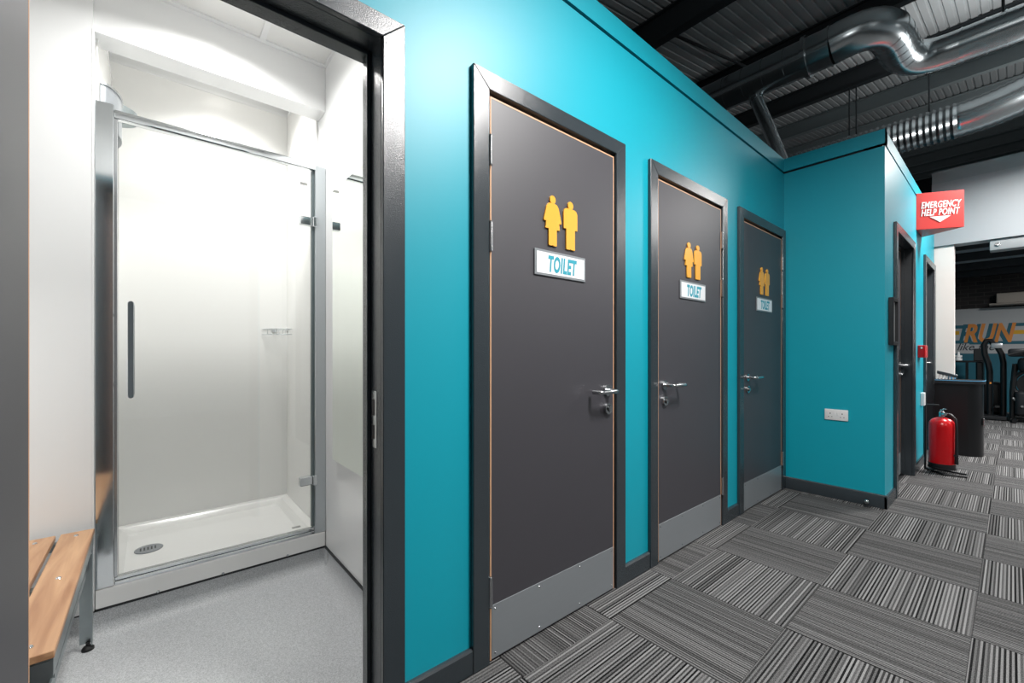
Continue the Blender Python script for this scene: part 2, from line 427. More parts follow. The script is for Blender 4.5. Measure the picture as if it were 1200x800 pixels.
def lever(root, cx, cz, yl, sgn):
    """rose + return-to-door lever; sgn = direction the lever points along X"""
    h = obj('door_handle', tube(new_bm(), [(cx, yl-.0002, cz), (cx, yl-.009, cz)], [.027, .0265], 28), 'steel', root)
    pts = [(cx, yl-.008, cz), (cx, yl-.045, cz)]
    pts += [(cx+sgn*.018*(1-math.cos(a)), yl-.045-.018*math.sin(a), cz) for a in (PI/8, PI/4, 3*PI/8, PI/2)]
    pts += [(cx+sgn*.11, yl-.063, cz)]
    pts += [(cx+sgn*(.11+.016*math.sin(a)), yl-.063+.016*(1-math.cos(a)), cz) for a in (PI/6, PI/3, PI/2)]
    pts += [(cx+sgn*.126, yl-.02, cz)]
    obj('lever', tube(new_bm(), pts, .0095, 14), 'steel', h)
    e = obj('lock_escutcheon', tube(new_bm(), [(cx, yl-.0002, cz-.085), (cx, yl-.013, cz-.085)], [.027, .0262], 28), 'steel', root)
    bm = tube(new_bm(), [(cx, yl-.0132, cz-.085), (cx, yl-.0145, cz-.085)], [.0145, .014], 24)
    obj('indicator_ring', bm, 'blacktrim', e)
    bm = tube(new_bm(), [(cx, yl-.0147, cz-.085), (cx, yl-.022, cz-.085)], [.011, .010], 18)
    obj('lock_button', bm, 'steel', e)

def leaf_parts(root, a, b, yl, hinge, kick=True):
    """closed leaf between lining faces a..b, face at yl"""
    lx0, lx1, z0, z1 = a+.006, b-.016, .008, ZI-.019
    obj('door_leaf', B(lx0+.005, lx1-.005, yl, yl+.044, z0, z1-.005), 'door', root)
    bm = new_bm(); e = .0055
    for X0, X1, Z0, Z1 in ((lx0, lx0+e, z0, z1), (lx1-e, lx1, z0, z1), (lx0+e, lx1-e, z1-e, z1)): box(bm, X0, X1, yl-.0004, yl+.043, Z0, Z1)
    obj('edge_lipping', bm, 'lip', root)
    if kick:
        k = obj('kick_plate', B(lx0+.006, lx1-.006, yl-.0022, yl-.0002, z0+.004, .208, bev=.0006), 'alu', root)
        for sx in (lx0+.022, (lx0*2+lx1)/3, (lx0+2*lx1)/3, lx1-.022):
            for sz in (.03, .192):
                obj('screw', tube(new_bm(), [(sx, yl-.0022, sz), (sx, yl-.0034, sz)], [.004, .003], 8), 'steel', k)
    hx = a+.003 if hinge < 0 else b-.010
    for hz in (1.866, 1.553, .262):
        bm = tube(new_bm(), [(hx, yl-.008, hz-.051), (hx, yl-.008, hz+.051)], .0072, 12)
        box(bm, hx-.004, hx+.004, yl-.004, yl+.01, hz-.05, hz+.05)
        lathe(bm, [(.004, -.057), (.0078, -.055), (.0078, -.051)], (hx, yl-.008, hz), 10); lathe(bm, [(.0078, .051), (.0078, .055), (.004, .057)], (hx, yl-.008, hz), 10)
        obj('hinge', bm, 'steel', root)

def toilet_sign(root, cx, yl):
    pictogram('woman_pictogram', WOMAN, cx-.053, 1.571, .208, yl, root)
    pictogram('man_pictogram', MAN, cx+.056, 1.571, .207, yl, root)
    p = obj('toilet_plate', B(cx-.155, cx+.155, yl-.006, yl-.0002, 1.443, 1.549, bev=.002), 'alu', root)
    obj('plate_insert', B(cx-.144, cx+.144, yl-.0072, yl-.006, 1.453, 1.539), 'plate', p)
    obj('lettering', text_bm('TOILET', .088, (cx+.002, yl-.0076, 1.4655), 0, xs=.56, shear=.16, offset=.0034, extrude=.0004, spacing=1.08), 'tealtxt', p)

NAMES = {1: ('first', 'beside the shower room', -1), 2: ('second', 'between the other two toilet doors', 1), 3: ('third', 'next to the socket wall', 1)}
for k in (1, 2, 3):
    x0, x1 = DOORS[k]; a, b = x0+AW, x1-AW; yl = YF+.007
    root = thing('door_%d' % (k+1), ((x0+x1)/2, YW, 0), 'grey toilet door %s, yellow figures and TOILET plate' % NAMES[k][1], 'door', 'toilet doors', 'structure')
    architraves(root, x0, x1, YF)
    lining(root, x0, x1, YW, 1.385, yl+.046, yl+.075)
    hs = NAMES[k][2]
    leaf_parts(root, a, b, yl, hs)
    lever(root, (b-.068) if hs < 0 else (a+.068), .955, yl, -1 if hs < 0 else 1)
    toilet_sign(root, (x0+x1)/2-.003, yl)

# shower room door: frame with strike plate, leaf standing open into the corridor
x0, x1 = DOORS[0]; a, b = x0+AW, x1-AW
root = thing('door_1', ((x0+x1)/2, YW, 0), 'open grey door and gloss frame of the shower room', 'door', None, 'structure')
architraves(root, x0, x1, YF)
lining(root, x0, x1, YW, 1.388, 1.318, 1.352)
bm = B(b-.0016, b-.0002, 1.272, 1.312, .835, 1.012)
sp = obj('strike_plate', bm, 'steel', root)
bm = new_bm()
for z0, z1 in ((.862, .905), (.935, .985)): box(bm, b-.0022, b-.0017, 1.286, 1.306, z0, z1)
obj('latch_hole', bm, 'black', sp)
ly1 = YF-.004; ly0 = ly1-.756; lx0 = a+.001
bm = B(lx0, lx0+.044, ly0+.005, ly1-.0055, .008, ZI-.010); box(bm, lx0, lx0+.038, ly1-.0056, ly1, .008, ZI-.010)
obj('door_leaf', bm, 'door', root)
bm = new_bm()
box(bm, lx0+.038, lx0+.0445, ly1-.0055, ly1, .008, ZI-.005); box(bm, lx0, lx0+.0445, ly0, ly0+.005, .008, ZI-.005); box(bm, lx0, lx0+.0445, ly0+.005, ly1-.0055, ZI-.010, ZI-.005)
obj('edge_lipping', bm, 'lip', root)
for hz in (1.866, 1.553, .262):
    obj('hinge', tube(new_bm(), [(a-.006, YF-.009, hz-.05), (a-.006, YF-.009, hz+.05)], .0065, 10), 'steel', root)

# two recessed doors in the block wall
for k, (x0, x1) in enumerate(DOORS2):
    a, b = x0+AW, x1-AW; yl = BF+.075
    root = thing('door_%d' % (k+5), ((x0+x1)/2, BF, 0), ['recessed dark grey door beside the small framed notice', 'recessed dark grey door behind the fire extinguisher'][k], 'door', 'block doors', 'structure')
    architraves(root, x0, x1, BF-.02)
    lining(root, x0, x1, BF, BF+.14, BF+.05, yl-.001)
    leaf_parts(root, a, b, yl, -1)
    lever(root, b-.075, 1.02, yl, -1)
    obj('push_plate', B(b-.10, b-.05, yl-.006, yl-.0002, .97, 1.16, bev=.002), 'blacktrim', root)

# ------------------------------------------------------------------ shower room shell
RX0, RX1, SY, CB = -.55, .705, 2.37, 3.17   # room left / right, shower front plane, cubicle back
struct('floor_shower', B(RX0, RX1+.01, YW+.09, CB+.1, -.05, 0), 'vinyl', 'speckled pale grey vinyl floor of the shower room', 'floor')
wsf = struct('wall_shower_front', wall_with_openings(YB+.024, YB+.034, RX0, RX1, 2.85, [(x_-.0, y_) for x_, y_ in [(ops[0][0]-.01, ops[0][1]+.01)]], ZI+.05), 'white', 'white inner face of the shower room wall around the door', 'wall', smooth=False)
struct('wall_shower_right', B(RX1, RX1+.1, YB+.001, CB+.1, 0, 2.9), 'white', 'white side wall with the tall mirror', 'wall')
struct('wall_shower_left', B(RX0-.1, RX0, YB+.001, CB+.1, 0, 2.9), 'white', 'white side wall behind the wooden bench', 'wall')
wn = struct('wall_shower_nib', B(RX0, -.177, SY-.018, SY+.10, .108, 2.645), 'white', 'narrow white wall panel at the end of the bench', 'wall')
obj('corner_trim', B(-.181, -.1745, SY-.0195, SY+.03, .108, 2.412, bev=.001), 'plastic', wn)
struct('wall_shower_back', B(RX0, RX1, CB, CB+.1, 0, 2.9), 'white', 'white rear wall of the shower cubicle', 'wall')
struct('wall_cubicle_left', B(RX0+.1, -.175, SY+.101, CB-.001, 0, 2.85), 'white', 'white side wall inside the shower cubicle', 'wall')
struct('wall_bulkhead', B(RX0, RX1-.001, SY, SY+.12, 2.414, 2.9), 'white', 'white bulkhead over the shower opening', 'wall')
# cubicle liner panels with a capping trim
lr = struct('trim_1', B(-.174, RX1-.012, CB-.008, CB-.001, .16, 2.712), 'cream', 'cream wet wall lining at the back of the cubicle', 'wall panel')
obj('capping_strip', B(-.174, RX1-.012, CB-.012, CB-.001, 2.712, 2.728), 'plastic', lr)
lr = struct('trim_2', B(RX1-.012, RX1-.001, SY+.125, CB-.009, .16, 2.712), 'cream', 'cream wet wall lining on the hinge side of the cubicle', 'wall panel')
obj('capping_strip', B(RX1-.014, RX1-.001, SY+.125, CB-.013, 2.712, 2.728), 'plastic', lr)
lr = struct('trim_3', B(-.1745, -.168, SY+.05, CB-.009, .16, 2.60), 'cream', 'cream wet wall lining on the handle side of the cubicle', 'wall panel')
obj('capping_strip', B(-.1745, -.164, SY+.125, CB-.013, 2.60, 2.615), 'plastic', lr)
struct('ceiling_cubicle', B(RX0, RX1, SY+.12, CB+.1, 2.84, 2.9), 'ceil', 'white ceiling above the shower cubicle', 'ceiling')
ce = struct('ceiling_shower', B(RX0, RX1, YB, SY, 2.70, 2.9), 'ceil', 'white tiled ceiling of the shower room', 'ceiling')
xs = [RX0, -.195, .408, RX1]; ysr = [YB+.02, 1.77, SY]
for i in range(3):
    for j in range(2):
        obj('ceiling_tile', B(xs[i]+.004, xs[i+1]-.004, ysr[j]+.004, ysr[j+1]-.004, 2.652, 2.664, bev=.001), 'ceil', ce)
for x in xs: obj('ceiling_bar', B(max(x-.012, RX0), min(x+.012, RX1), ysr[0], SY-.0005, 2.645, 2.6518), 'plastic', ce)
for y in (ysr[0]+.012, 1.77, SY-.0125): obj('ceiling_bar', B(RX0+.012, RX1-.012, y-.012, y+.012, 2.6446, 2.6515), 'plastic', ce)
# coved vinyl skirting with black cap strip
def cove_prof(w0, s):  # (horizontal, z) profile against a wall at w0, room lies in direction s
    r = .05; p = [(w0, 0), (w0+s*(.003+r), 0)]
    p += [(w0+s*(.003+r-r*math.sin(a)), .0005+r*(1-math.cos(a))) for a in [PI/2*i/6 for i in range(1, 7)]]
    p += [(w0+s*.003, .098), (w0, .098)]
    return p
cv = struct('baseboard_shower_back', prism(new_bm(), cove_prof(SY, -1), 'YZ', RX0, RX1), 'vinyl', 'coved grey vinyl upstand under the shower tray', 'skirting')
obj('cap_strip', B(RX0, RX1-.006, SY-.008, SY, .098, .1075), 'blacktrim', cv)
cv = struct('baseboard_shower_right', prism(new_bm(), cove_prof(RX1, -1), 'XZ', YB+.036, SY-.0535), 'vinyl', 'coved grey vinyl upstand under the mirror wall', 'skirting')
obj('cap_strip', B(RX1-.008, RX1, YB+.036, SY-.009, .098, .1075), 'blacktrim', cv)
obj('cove_corner', B(RX1-.006, RX1, SY-.0535, SY-.003, 0, .098), 'vinyl', cv)
struct('baseboard_shower_left', prism(new_bm(), cove_prof(RX0, 1), 'XZ', YB+.036, SY-.0535), 'vinyl', 'coved grey vinyl upstand behind the bench', 'skirting')

# mirror with clips
mr = tag(obj('wall_mirror', B(RX1-.024, RX1-.018, 1.775, 2.178, .602, 1.930, bev=.0012), 'mirror'), 'tall frameless mirror fixed to the white side wall', 'mirror')
obj('backing_board', B(RX1-.0178, RX1-.0005, 1.785, 2.168, .606, 1.924), 'seal', mr)

# ------------------------------------------------------------------ shower enclosure
se = thing('shower_enclosure', (.26, SY, .18), 'frameless glass shower door in a chrome frame', 'shower')
obj('jamb_profile', B(-.173, -.118, SY-.012, SY+.03, .186, 2.138, bev=.002), 'chrome', se)
obj('jamb_profile', B(-.1175, -.108, SY-.004, SY+.026, .216, 2.085, bev=.001), 'steel', se)
obj('header_rail', B(-.1175, .655, SY-.012, SY+.024, 2.086, 2.120, bev=.004, seg=2), 'chrome', se)
obj('jamb_profile', B(.652, .704, SY-.010, SY+.03, .186, 2.112, bev=.002), mat('silver_profile', '#c2c8cb', .3, .6), se)
obj('jamb_profile', B(.638, .6518, SY+.004, SY+.026, .22, 2.085, bev=.001), 'seal', se)
bm = B(-.117, .651, SY-.010, SY+.03, .184, .200, bev=.003); box(bm, -.117, .651, SY-.004, SY+.022, .2002, .216, bev=.003)
obj('threshold_bar', bm, 'chrome', se)
gd = obj('glass_door', B(-.106, .634, SY+.008, SY+.014, .219, 2.082, bev=.001), 'glass', se, smooth=False)
bm = new_bm()
for y in (SY-.042, SY+.064):
    pts = [(-.066, y, .945+.0)] ; prism(bm, [(-.066+u*.010, v) for u, v in
        [(math.cos(t), .955+.010*math.sin(t)) for t in [PI+PI*i/6 for i in range(7)]] + [(math.cos(t), 1.332+.010*math.sin(t)) for t in [PI*i/6 for i in range(7)]]], 'XZ', y-.006, y+.006, bev=.0015)
for z in (1.0, 1.288): tube(bm, [(-.066, SY-.036, z), (-.066, SY+.058, z)], .007, 10)
obj('door_pull', bm, 'chrome', gd)
for z in (1.815, .465):
    bm = B(.580, .640, SY-.006, SY+.028, z-.022, z+.022, bev=.003); box(bm, .640, .664, SY-.016, SY+.02, z-.026, z+.026, bev=.003)
    obj('glass_hinge', bm, 'chrome', gd)
obj('glass_sticker', B(.583, .617, SY+.0068, SY+.0078, 2.000, 2.014), 'greymark', gd)

tr = thing('shower_tray', (.26, 2.77, .108), 'low white shower tray with oval drain grille', 'shower tray')
tx0, tx1, ty0, ty1 = -.172, RX1-.013, SY-.008, CB-.009
bm = new_bm()
def ring(z, ins, r, n=6):
    p = []
    for cx, cy, a0 in ((tx1-ins-r, ty1-ins-r, 0), (tx0+ins+r, ty1-ins-r, 90), (tx0+ins+r, ty0+.05+ins+r, 180), (tx1-ins-r, ty0+.05+ins+r, 270)):
        for i in range(n+1):
            t = math.radians(a0+90*i/n); p.append(bm.verts.new((cx+r*math.cos(t), cy+r*math.sin(t), z)))
    return p
rr = [ring(.11, .0, .002), ring(.182, .0, .002), ring(.182, .045, .03), ring(.176, .052, .03), ring(.152, .075, .03), ring(.149, .10, .03)]
for A_, B_ in zip(rr, rr[1:]):
    for i in range(len(A_)): bm.faces.new((A_[i], A_[(i+1) % len(A_)], B_[(i+1) % len(A_)], B_[i]))
bm.faces.new(rr[-1]); bmesh.ops.recalc_face_normals(bm, faces=bm.faces[:])
obj('tray_body', bm, 'tray', tr)
obj('fascia_panel', B(tx0, tx1+.008, SY-.012, SY+.04, .109, .1835, bev=.0015), 'tray', tr)
for x in (.02, .25, .52): obj('fascia_screw', tube(new_bm(), [(x, SY-.0125, .113), (x, SY-.016, .113)], [.006, .004], 8), 'steel', tr)
g = obj('drain_grille', prism(new_bm(), circ(-.012, 2.795, .056, 28), 'XY', .1492, .154, bev=.0015), 'alu', tr)
bm = new_bm()
for i in range(5): box(bm, -.046+i*.014, -.040+i*.014, 2.775, 2.815, .1541, .1546)
obj('grille_slot', bm, 'black', g)
obj('tray_mark', B(.578, .62, 2.51, 2.535, .1821, .1828), 'greymark', tr)  # small flat grey mark on the tray rim

# rounded shower unit in the corner of the cubicle
su = thing('shower_unit', (-.16, 2.62, 1.9), 'rounded grey shower unit showing above the glass door', 'shower unit')
ell = [(-.166+.062*math.sin(PI*i/14), 2.62-.14*math.cos(PI*i/14)) for i in range(15)]
obj('unit_body', prism(new_bm(), ell, 'XY', 2.09, 2.262), 'alu', su)
ell3 = [(-.166+.112*math.sin(PI*i/14), 2.84-.10*math.cos(PI*i/14)) for i in range(15)]
obj('spray_head', prism(new_bm(), ell3, 'XY', 2.275, 2.318), 'galv', su)
ell2 = [(-.166+.066*math.sin(PI*i/14), 2.62-.146*math.cos(PI*i/14)) for i in range(15)]
obj('unit_cap', prism(new_bm(), ell2, 'XY', 2.262, 2.272), 'steel', su)

# corner soap basket
sb = thing('soap_basket', (.64, 3.10, 1.25), 'chrome wire soap basket in the cubicle corner', 'soap basket')
cx, cy, z = RX1-.014, CB-.010, 1.285
bm = new_bm()
for zz in (z, z-.035):
    tube(bm, [(cx-.145*math.cos(t), cy-.145*math.sin(t), zz) for t in [PI/2*i/10 for i in range(11)]], .003, 6)
tube(bm, [(cx-.145, cy-.003, z), (cx-.003, cy-.003, z), (cx-.003, cy-.145, z)], .003, 6)
obj('basket_rim', bm, 'chrome', sb)
bm = new_bm()
for i in range(1, 8):
    x = cx-.145*i/8; yy = cy-math.sqrt(.145**2-(cx-x)**2)
    tube(bm, [(x, cy-.003, z-.035), (x, yy, z-.035), (x, yy, z)], .0018, 5)
obj('basket_wires', bm, 'chrome', sb)
obj('mount_bracket', tube(new_bm(), [(cx-.075, cy, z-.006), (cx-.075, cy-.018, z-.006)], .014, 14), 'chrome', sb)

# downlights (recessed, real lamps of the room)
for nm, x, y, z, lab in (('downlight', .20, 2.03, 2.645, 'round recessed downlight in the shower room ceiling'), ('downlight', .33, 2.80, 2.84, 'round recessed downlight over the shower tray')):
    d = thing(nm, (x, y, z), lab, 'light')
    bm = new_bm()
    t = bmesh.new()
    prof = [(.090, 0), (.090, -.004), (.078, -.005), (.076, 0)]
    lathe(bm, [(.076, .0), (.090, -.0005), (.090, -.004), (.078, -.0055)], (x, y, z), 28)
    t.free()
    obj('bezel', bm, 'plastic', d)
    obj('diffuser', tube(new_bm(), [(x, y, z-.0058), (x, y, z-.0075)], .076, 28), mat('downlight_glow', '#fffaf2', .5, emit=8), d)

# ------------------------------------------------------------------ bench
be = thing('changing_bench', (-.31, 1.85, 0), 'wood slat changing bench on a galvanised steel frame', 'bench')
bz = .452; by0, by1 = 1.415, 2.300
for i in range(3):
    xr = -.170-i*.103
    s_ = obj('seat_slat', B(xr-.090, xr, by0, by1, bz-.018, bz, bev=.0015), 'wood', be)
    for y in (by0+.05, 1.86, by1-.05):
        obj('slat_screw', tube(new_bm(), [(xr-.045, y, bz), (xr-.045, y, bz+.003)], [.007, .005], 10), 'chrome', s_)
bm = new_bm()
for x in (-.172, -.462):
    box(bm, x-.004, x, by0+.004, by1-.004, bz-.062, bz-.0185); box(bm, x-.030, x-.004, by0+.004, by1-.004, bz-.022, bz-.0185)
for y in (by0+.006, 1.86, by1-.036): box(bm, -.462, -.176, y, y+.03, bz-.050, bz-.0222)
obj('seat_frame', bm, 'galv', be)
for y in (by0+.006, by1-.010):
    for x in (-.172, -.447):
        bm = B(x-.038, x-.0005, y-.004, y+.0, .022, bz-.0225); box(bm, x-.0045, x-.0005, y-.028, y-.004, .022, bz-.0625)
        l_ = obj('leg', bm, 'galv', be)
        bm = lathe(new_bm(), [(.018, 0), (.018, .008), (.012, .016), (.006, .018), (.006, .030)], (x-.014, y-.012, 0), 16)
        obj('foot', bm, 'rubber', l_)
bm = new_bm()
for x in (-.186, -.461): box(bm, x-.003, x, by0+.006, by1-.012, .30, .325)
obj('lower_brace', bm, 'galv', be)
for y in (by1-.060, by0+.03): obj('frame_bolt', tube(new_bm(), [(-.176, y, bz-.07), (-.172, y, bz-.07)], .008, 8), 'chrome', be)

# ------------------------------------------------------------------ socket, door stop, notices
so = thing('double_socket', (XS, .886, .61), 'white double power socket on the teal end wall', 'socket')
obj('face_plate', B(XS-.010, XS-.0003, .812, .960, .608, .692, bev=.003, seg=2), 'plastic', so)
for yc in (.848, .924):
    bm = new_bm(); box(bm, XS-.0106, XS-.0101, yc-.003, yc+.003, .655, .664); box(bm, XS-.0106, XS-.0101, yc-.014, yc-.007, .632, .636); box(bm, XS-.0106, XS-.0101, yc+.007, yc+.014, .632, .636)
    obj('pin_holes', bm, 'black', so)
for yc in (.877, .895): obj('rocker_switch', B(XS-.013, XS-.0101, yc-.005, yc+.005, .648, .668, bev=.001), 'plastic', so)

ds = thing('door_stop', (4.02, .69, 0), 'small chrome ball door stop by the socket wall', 'door stop')
obj('base_disc', lathe(new_bm(), [(.022, 0), (.022, .004), (.010, .008), (.008, .022)], (4.012, .695, 0), 16), 'blacktrim', ds)
obj('ball', lathe(new_bm(), [(.004, .020), (.012, .024), (.017, .034), (.017, .040), (.012, .049), (.004, .053)], (4.012, .695, 0), 16), 'chrome', ds)

nf = thing('framed_notice', (4.30, BF, 1.2), 'small black framed notice on the block wall', 'picture frame')
bm = new_bm()
for X0, X1, Z0, Z1 in ((4.19, 4.215, 1.19, 1.545), (4.375, 4.40, 1.19, 1.545), (4.215, 4.375, 1.19, 1.215), (4.215, 4.375, 1.52, 1.545)): box(bm, X0, X1, BF-.03, BF-.0005, Z0, Z1, bev=.002)
obj('frame', bm, 'black', nf)
obj('print', B(4.215, 4.375, BF-.012, BF-.0006, 1.215, 1.52), 'paper', nf)

cp = thing('fire_call_point', (5.78, BF, 1.08), 'small red fire alarm call point box', 'alarm')
obj('call_box', B(5.70, 5.87, BF-.055, BF-.0005, 1.085, 1.205, bev=.004), 'redgloss', cp)
obj('break_glass', B(5.698, 5.7002, BF-.035, BF-.022, 1.172, 1.19), 'wtxt', cp)
ws = tag(obj('wall_switch', B(5.90, 5.98, BF-.03, BF-.0005, .60, .73, bev=.004), 'plastic'), 'small grey switch box low on the teal wall', 'switch')

# red wedge sign
sg = thing('emergency_sign', (5.80, .45, 2.31), 'red projecting sign reading EMERGENCY HELP POINT with white arrow', 'sign')
A0, A1, AP = (5.60, BF-.0005), (6.00, BF-.0005), (5.80, .292)
obj('sign_body', prism(new_bm(), [A0, A1, AP], 'XY', 2.312, 2.660, bev=.002), 'red', sg)
dx, dy = AP[0]-A0[0], AP[1]-A0[1]; L = math.hypot(dx, dy); ux, uy = dx/L, dy/L; rz = math.atan2(uy, ux)
nx, ny = uy, -ux     # outward normal of the near face
nx, ny = (math.sin(rz), -math.cos(rz))
def on_sign(s, z, o=.0026): return Vector((A0[0]+ux*s+nx*o, A0[1]+uy*s+ny*o, z))
obj('lettering', text_bm('EMERGENCY', .086, on_sign(L*.505, 2.512), rz, xs=.585, shear=.2, offset=.0022, extrude=.0006, spacing=1.06), 'wtxt', sg)
obj('lettering', text_bm('HELP POINT', .086, on_sign(L*.49, 2.440), rz, xs=.585, shear=.2, offset=.0022, extrude=.0006, spacing=1.06), 'wtxt', sg)
bm = new_bm()
c = [on_sign(L*.5-.082, 2.428, .0022), on_sign(L*.5+.082, 2.428, .0022), on_sign(L*.5, 2.372, .0022)]
c2 = [v+Vector((nx, ny, 0))*.0012 for v in c]
vv = [bm.verts.new(v) for v in c+c2]
bm.faces.new(vv[:3]); bm.faces.new(vv[3:][::-1])
for i in range(3): bm.faces.new((vv[i], vv[(i+1) % 3], vv[3+(i+1) % 3], vv[3+i]))
bmesh.ops.recalc_face_normals(bm, faces=bm.faces[:])
obj('arrow', bm, 'wtxt', sg)

# ------------------------------------------------------------------ fire extinguisher on its stand
fx, fy = 5.66, .43
st = thing('extinguisher_stand', (fx, fy, 0), 'black tubular stand holding the fire extinguisher', 'stand')
bm = tube(new_bm(), [(fx+.10, fy+.12, .012), (fx-.10, fy-.02, .012), (fx-.06, fy-.16, .012), (fx+.05, fy-.16, .012), (fx+.08, fy-.03, .012), (fx+.10, fy+.12, .012)], .009, 8)
obj('base_loop', bm, 'black', st)
obj('back_post', tube(new_bm(), [(fx+.02, fy+.115, .012), (fx+.02, fy+.115, .62), (fx+.02, fy+.10, .635), (fx+.02, fy+.02, .638)], .008, 8), 'black', st)
obj('shelf_ring', lathe(new_bm(), [(.088, .050), (.097, .050), (.097, .062), (.088, .062)], (fx, fy, 0), 24), 'black', st)
fe = thing('fire_extinguisher', (fx, fy, .062), 'red fire extinguisher with black hose', 'extinguisher')
obj('cylinder', lathe(new_bm(), [(.06, .075), (.088, .08), (.092, .10), (.092, .44), (.088, .475), (.070, .505), (.040, .522), (.024, .528)], (fx, fy, 0), 28), 'redgloss', fe)
obj('skirt_base', lathe(new_bm(), [(.086, .0625), (.0935, .064), (.0935, .10), (.086, .102)], (fx, fy, 0), 28), 'black', fe)
v_ = obj('valve', lathe(new_bm(), [(.016, .527), (.020, .54), (.020, .575), (.012, .585), (.012, .60)], (fx, fy, 0), 14), 'steel', fe)
bm = new_bm(); box(bm, fx-.075, fx+.005, fy-.010, fy+.010, .585, .592, bev=.001); 
tube(bm, [(fx, fy, .592), (fx-.05, fy-.02, .612), (fx-.085, fy-.035, .612)], .006, 6)
obj('lever_handle', bm, 'steel', v_)
obj('pressure_gauge', tube(new_bm(), [(fx-.018, fy-.012, .560), (fx-.034, fy-.026, .560)], .015, 12), 'chrome', v_)
obj('hose', tube(new_bm(), [(fx-.005, fy-.02, .565), (fx-.02, fy-.06, .56), (fx-.035, fy-.092, .52), (fx-.042, fy-.098, .44), (fx-.044, fy-.098, .25), (fx-.044, fy-.098, .11)], [.009, .009, .010, .010, .011, .014], 10), 'black', fe)
obj('hose_clip', B(fx-.056, fx-.032, fy-.112, fy-.080, .185, .197), 'blacktrim', fe)

# ------------------------------------------------------------------ black counter with bits on it
co = thing('pedestal_counter', (6.93, .38, 0), 'black round cornered pedestal counter with blue edged top', 'counter')
cpx0, cpx1, cpy0, cpy1, r = 6.80, 7.045, .205, .572, .12
pl = [(cpx1, cpy1), (cpx0, cpy1)] + [(cpx0+r-r*math.cos(t), cpy0+r-r*math.sin(t)) for t in [PI/2*i/8 for i in range(9)]] + [(cpx1, cpy0)]
obj('counter_body', prism(new_bm(), pl, 'XY', 0, .79), 'gunmetal', co)
pl2 = [(x+(-.012 if x < 6.95 else 0), y+(-.014 if y < .3 else 0)) for x, y in pl]
obj('counter_top', prism(new_bm(), pl2, 'XY', .79, .822), 'black', co)
obj('top_edging', prism(new_bm(), [(x+(-.002 if x < 6.95 else 0), y+(-.002 if y < .3 else 0)) for x, y in pl2], 'XY', .822, .8295), 'bluetrim', co)
obj('top_surface', prism(new_bm(), [(x+(.003 if x < 6.95 else 0), y+(.003 if y < .3 else 0)) for x, y in pl2], 'XY', .8296, .832), 'black', co)
obj('door_catch', B(6.87, 6.90, .196, .206, .34, .42, bev=.002), 'steel', co)
rk = thing('peg_rack', (6.9, .47, .832), 'small dark tilted rack with white pegs on the counter', 'rack')
prism_pts = [(.56, .895), (.56, .930), (.40, .885), (.40, .850)]
obj('rack_bar', prism(new_bm(), prism_pts, 'YZ', 6.85, 6.90, bev=.003), 'frame', rk)
bm = new_bm()
for i in range(5): box(bm, 6.858, 6.892, .425+i*.027, .437+i*.027, .8325, .860+i*.009, bev=.003)
obj('peg', bm, 'plastic', rk)
tag(obj('tape_roll', lathe(new_bm(), [(.028, 0), (.032, .003), (.032, .05), (.028, .055), (.012, .055)], (6.99, .45, .8325), 18), 'bluetrim'), 'small pale blue roll standing on the counter', 'roll')

# ------------------------------------------------------------------ wall of the gym opening
wg = struct('wall_gym', B(XG+.03, XG+.15, .437, .62, 0, 2.384), mat('warm_white_paint', '#dcd8d3', .5), 'pale wall with the wide opening into the gym', 'wall')
obj('lintel', B(XG, XG+.2, -5, .62, 2.384, 3.12), 'greywall', wg)
obj('lintel_upstand', B(XG+.02, XG+.2, -5, .62, 3.12, 3.27), 'purlin', wg)
ac = thing('air_curtain', (XG+.2, -.1, 2.25), 'white air curtain box under the gym opening lintel', 'air curtain')
obj('casing', B(XG+.03, XG+.2, -.9, .165, 2.262, 2.383, bev=.01, seg=2), mat('grey_casing', '#8f9496', .4), ac)
obj('sensor_eye', tube(new_bm(), [(XG+.0299, .105, 2.325), (XG+.015, .105, 2.325)], [.022, .020], 16), 'chrome', ac)

# gym interior
GW = 12.5
gw = struct('wall_gym_far', B(GW, GW+.2, -5, 2.5, 0, 1.12), 'gymteal', 'far gym wall with teal dado, RUN mural and dark brick', 'wall')
obj('mural_band', B(GW-.004, GW+.2, -5, 2.5, 1.12, 2.012), 'gymwhite', gw)
obj('brickwork', B(GW+.01, GW+.2, -5, 2.5, 2.012, 3.4), 'brick', gw)
def stripe(y0, y1, z0, z1, m): obj('mural_stripe', B(GW-.0056, GW-.004, y0, y1, z0, z1), m, gw)
stripe(.64, 1.6, 1.625, 1.69, 'gymteal'); stripe(.70, 1.6, 1.50, 1.575, 'mustard')
stripe(-1.6, -.03, 1.64, 1.70, 'gymteal'); stripe(-1.6, -.005, 1.49, 1.565, 'mustard')
stripe(.56, 1.6, 1.32, 1.385, 'gymteal'); stripe(-1.6, .56, 1.30, 1.36, 'gymteal')
obj('mural_shadow', text_bm('RUN', .52, (GW-.0052, .385, 1.335), -PI/2, xs=.62, shear=.28, offset=.016, extrude=.0008), 'gymteal', gw)
obj('mural_word', text_bm('RUN', .50, (GW-.0070, .325, 1.355), -PI/2, xs=.62, shear=.28, offset=.014, extrude=.0008), 'orange', gw)
obj('mural_script', text_bm('like the', .20, (GW-.0060, .74, 1.185), -PI/2, xs=.85, shear=.35, offset=.001, extrude=.0008, align='LEFT'), 'ink', gw)
struct('wall_gym_side', B(XG+.15, GW, .95, 1.05, 0, 3.4), 'gymteal', 'teal side wall inside the gym', 'wall')
gc = struct('ceiling_gym', prism(new_bm(), [(9.0, 3.36), (GW, 2.76), (GW, 2.82), (9.0, 3.42)], 'XZ', -5, 1.0), mat('blue_grey_deck', '#b4c2ca', .6), 'low sloping metal ceiling inside the gym', 'ceiling')
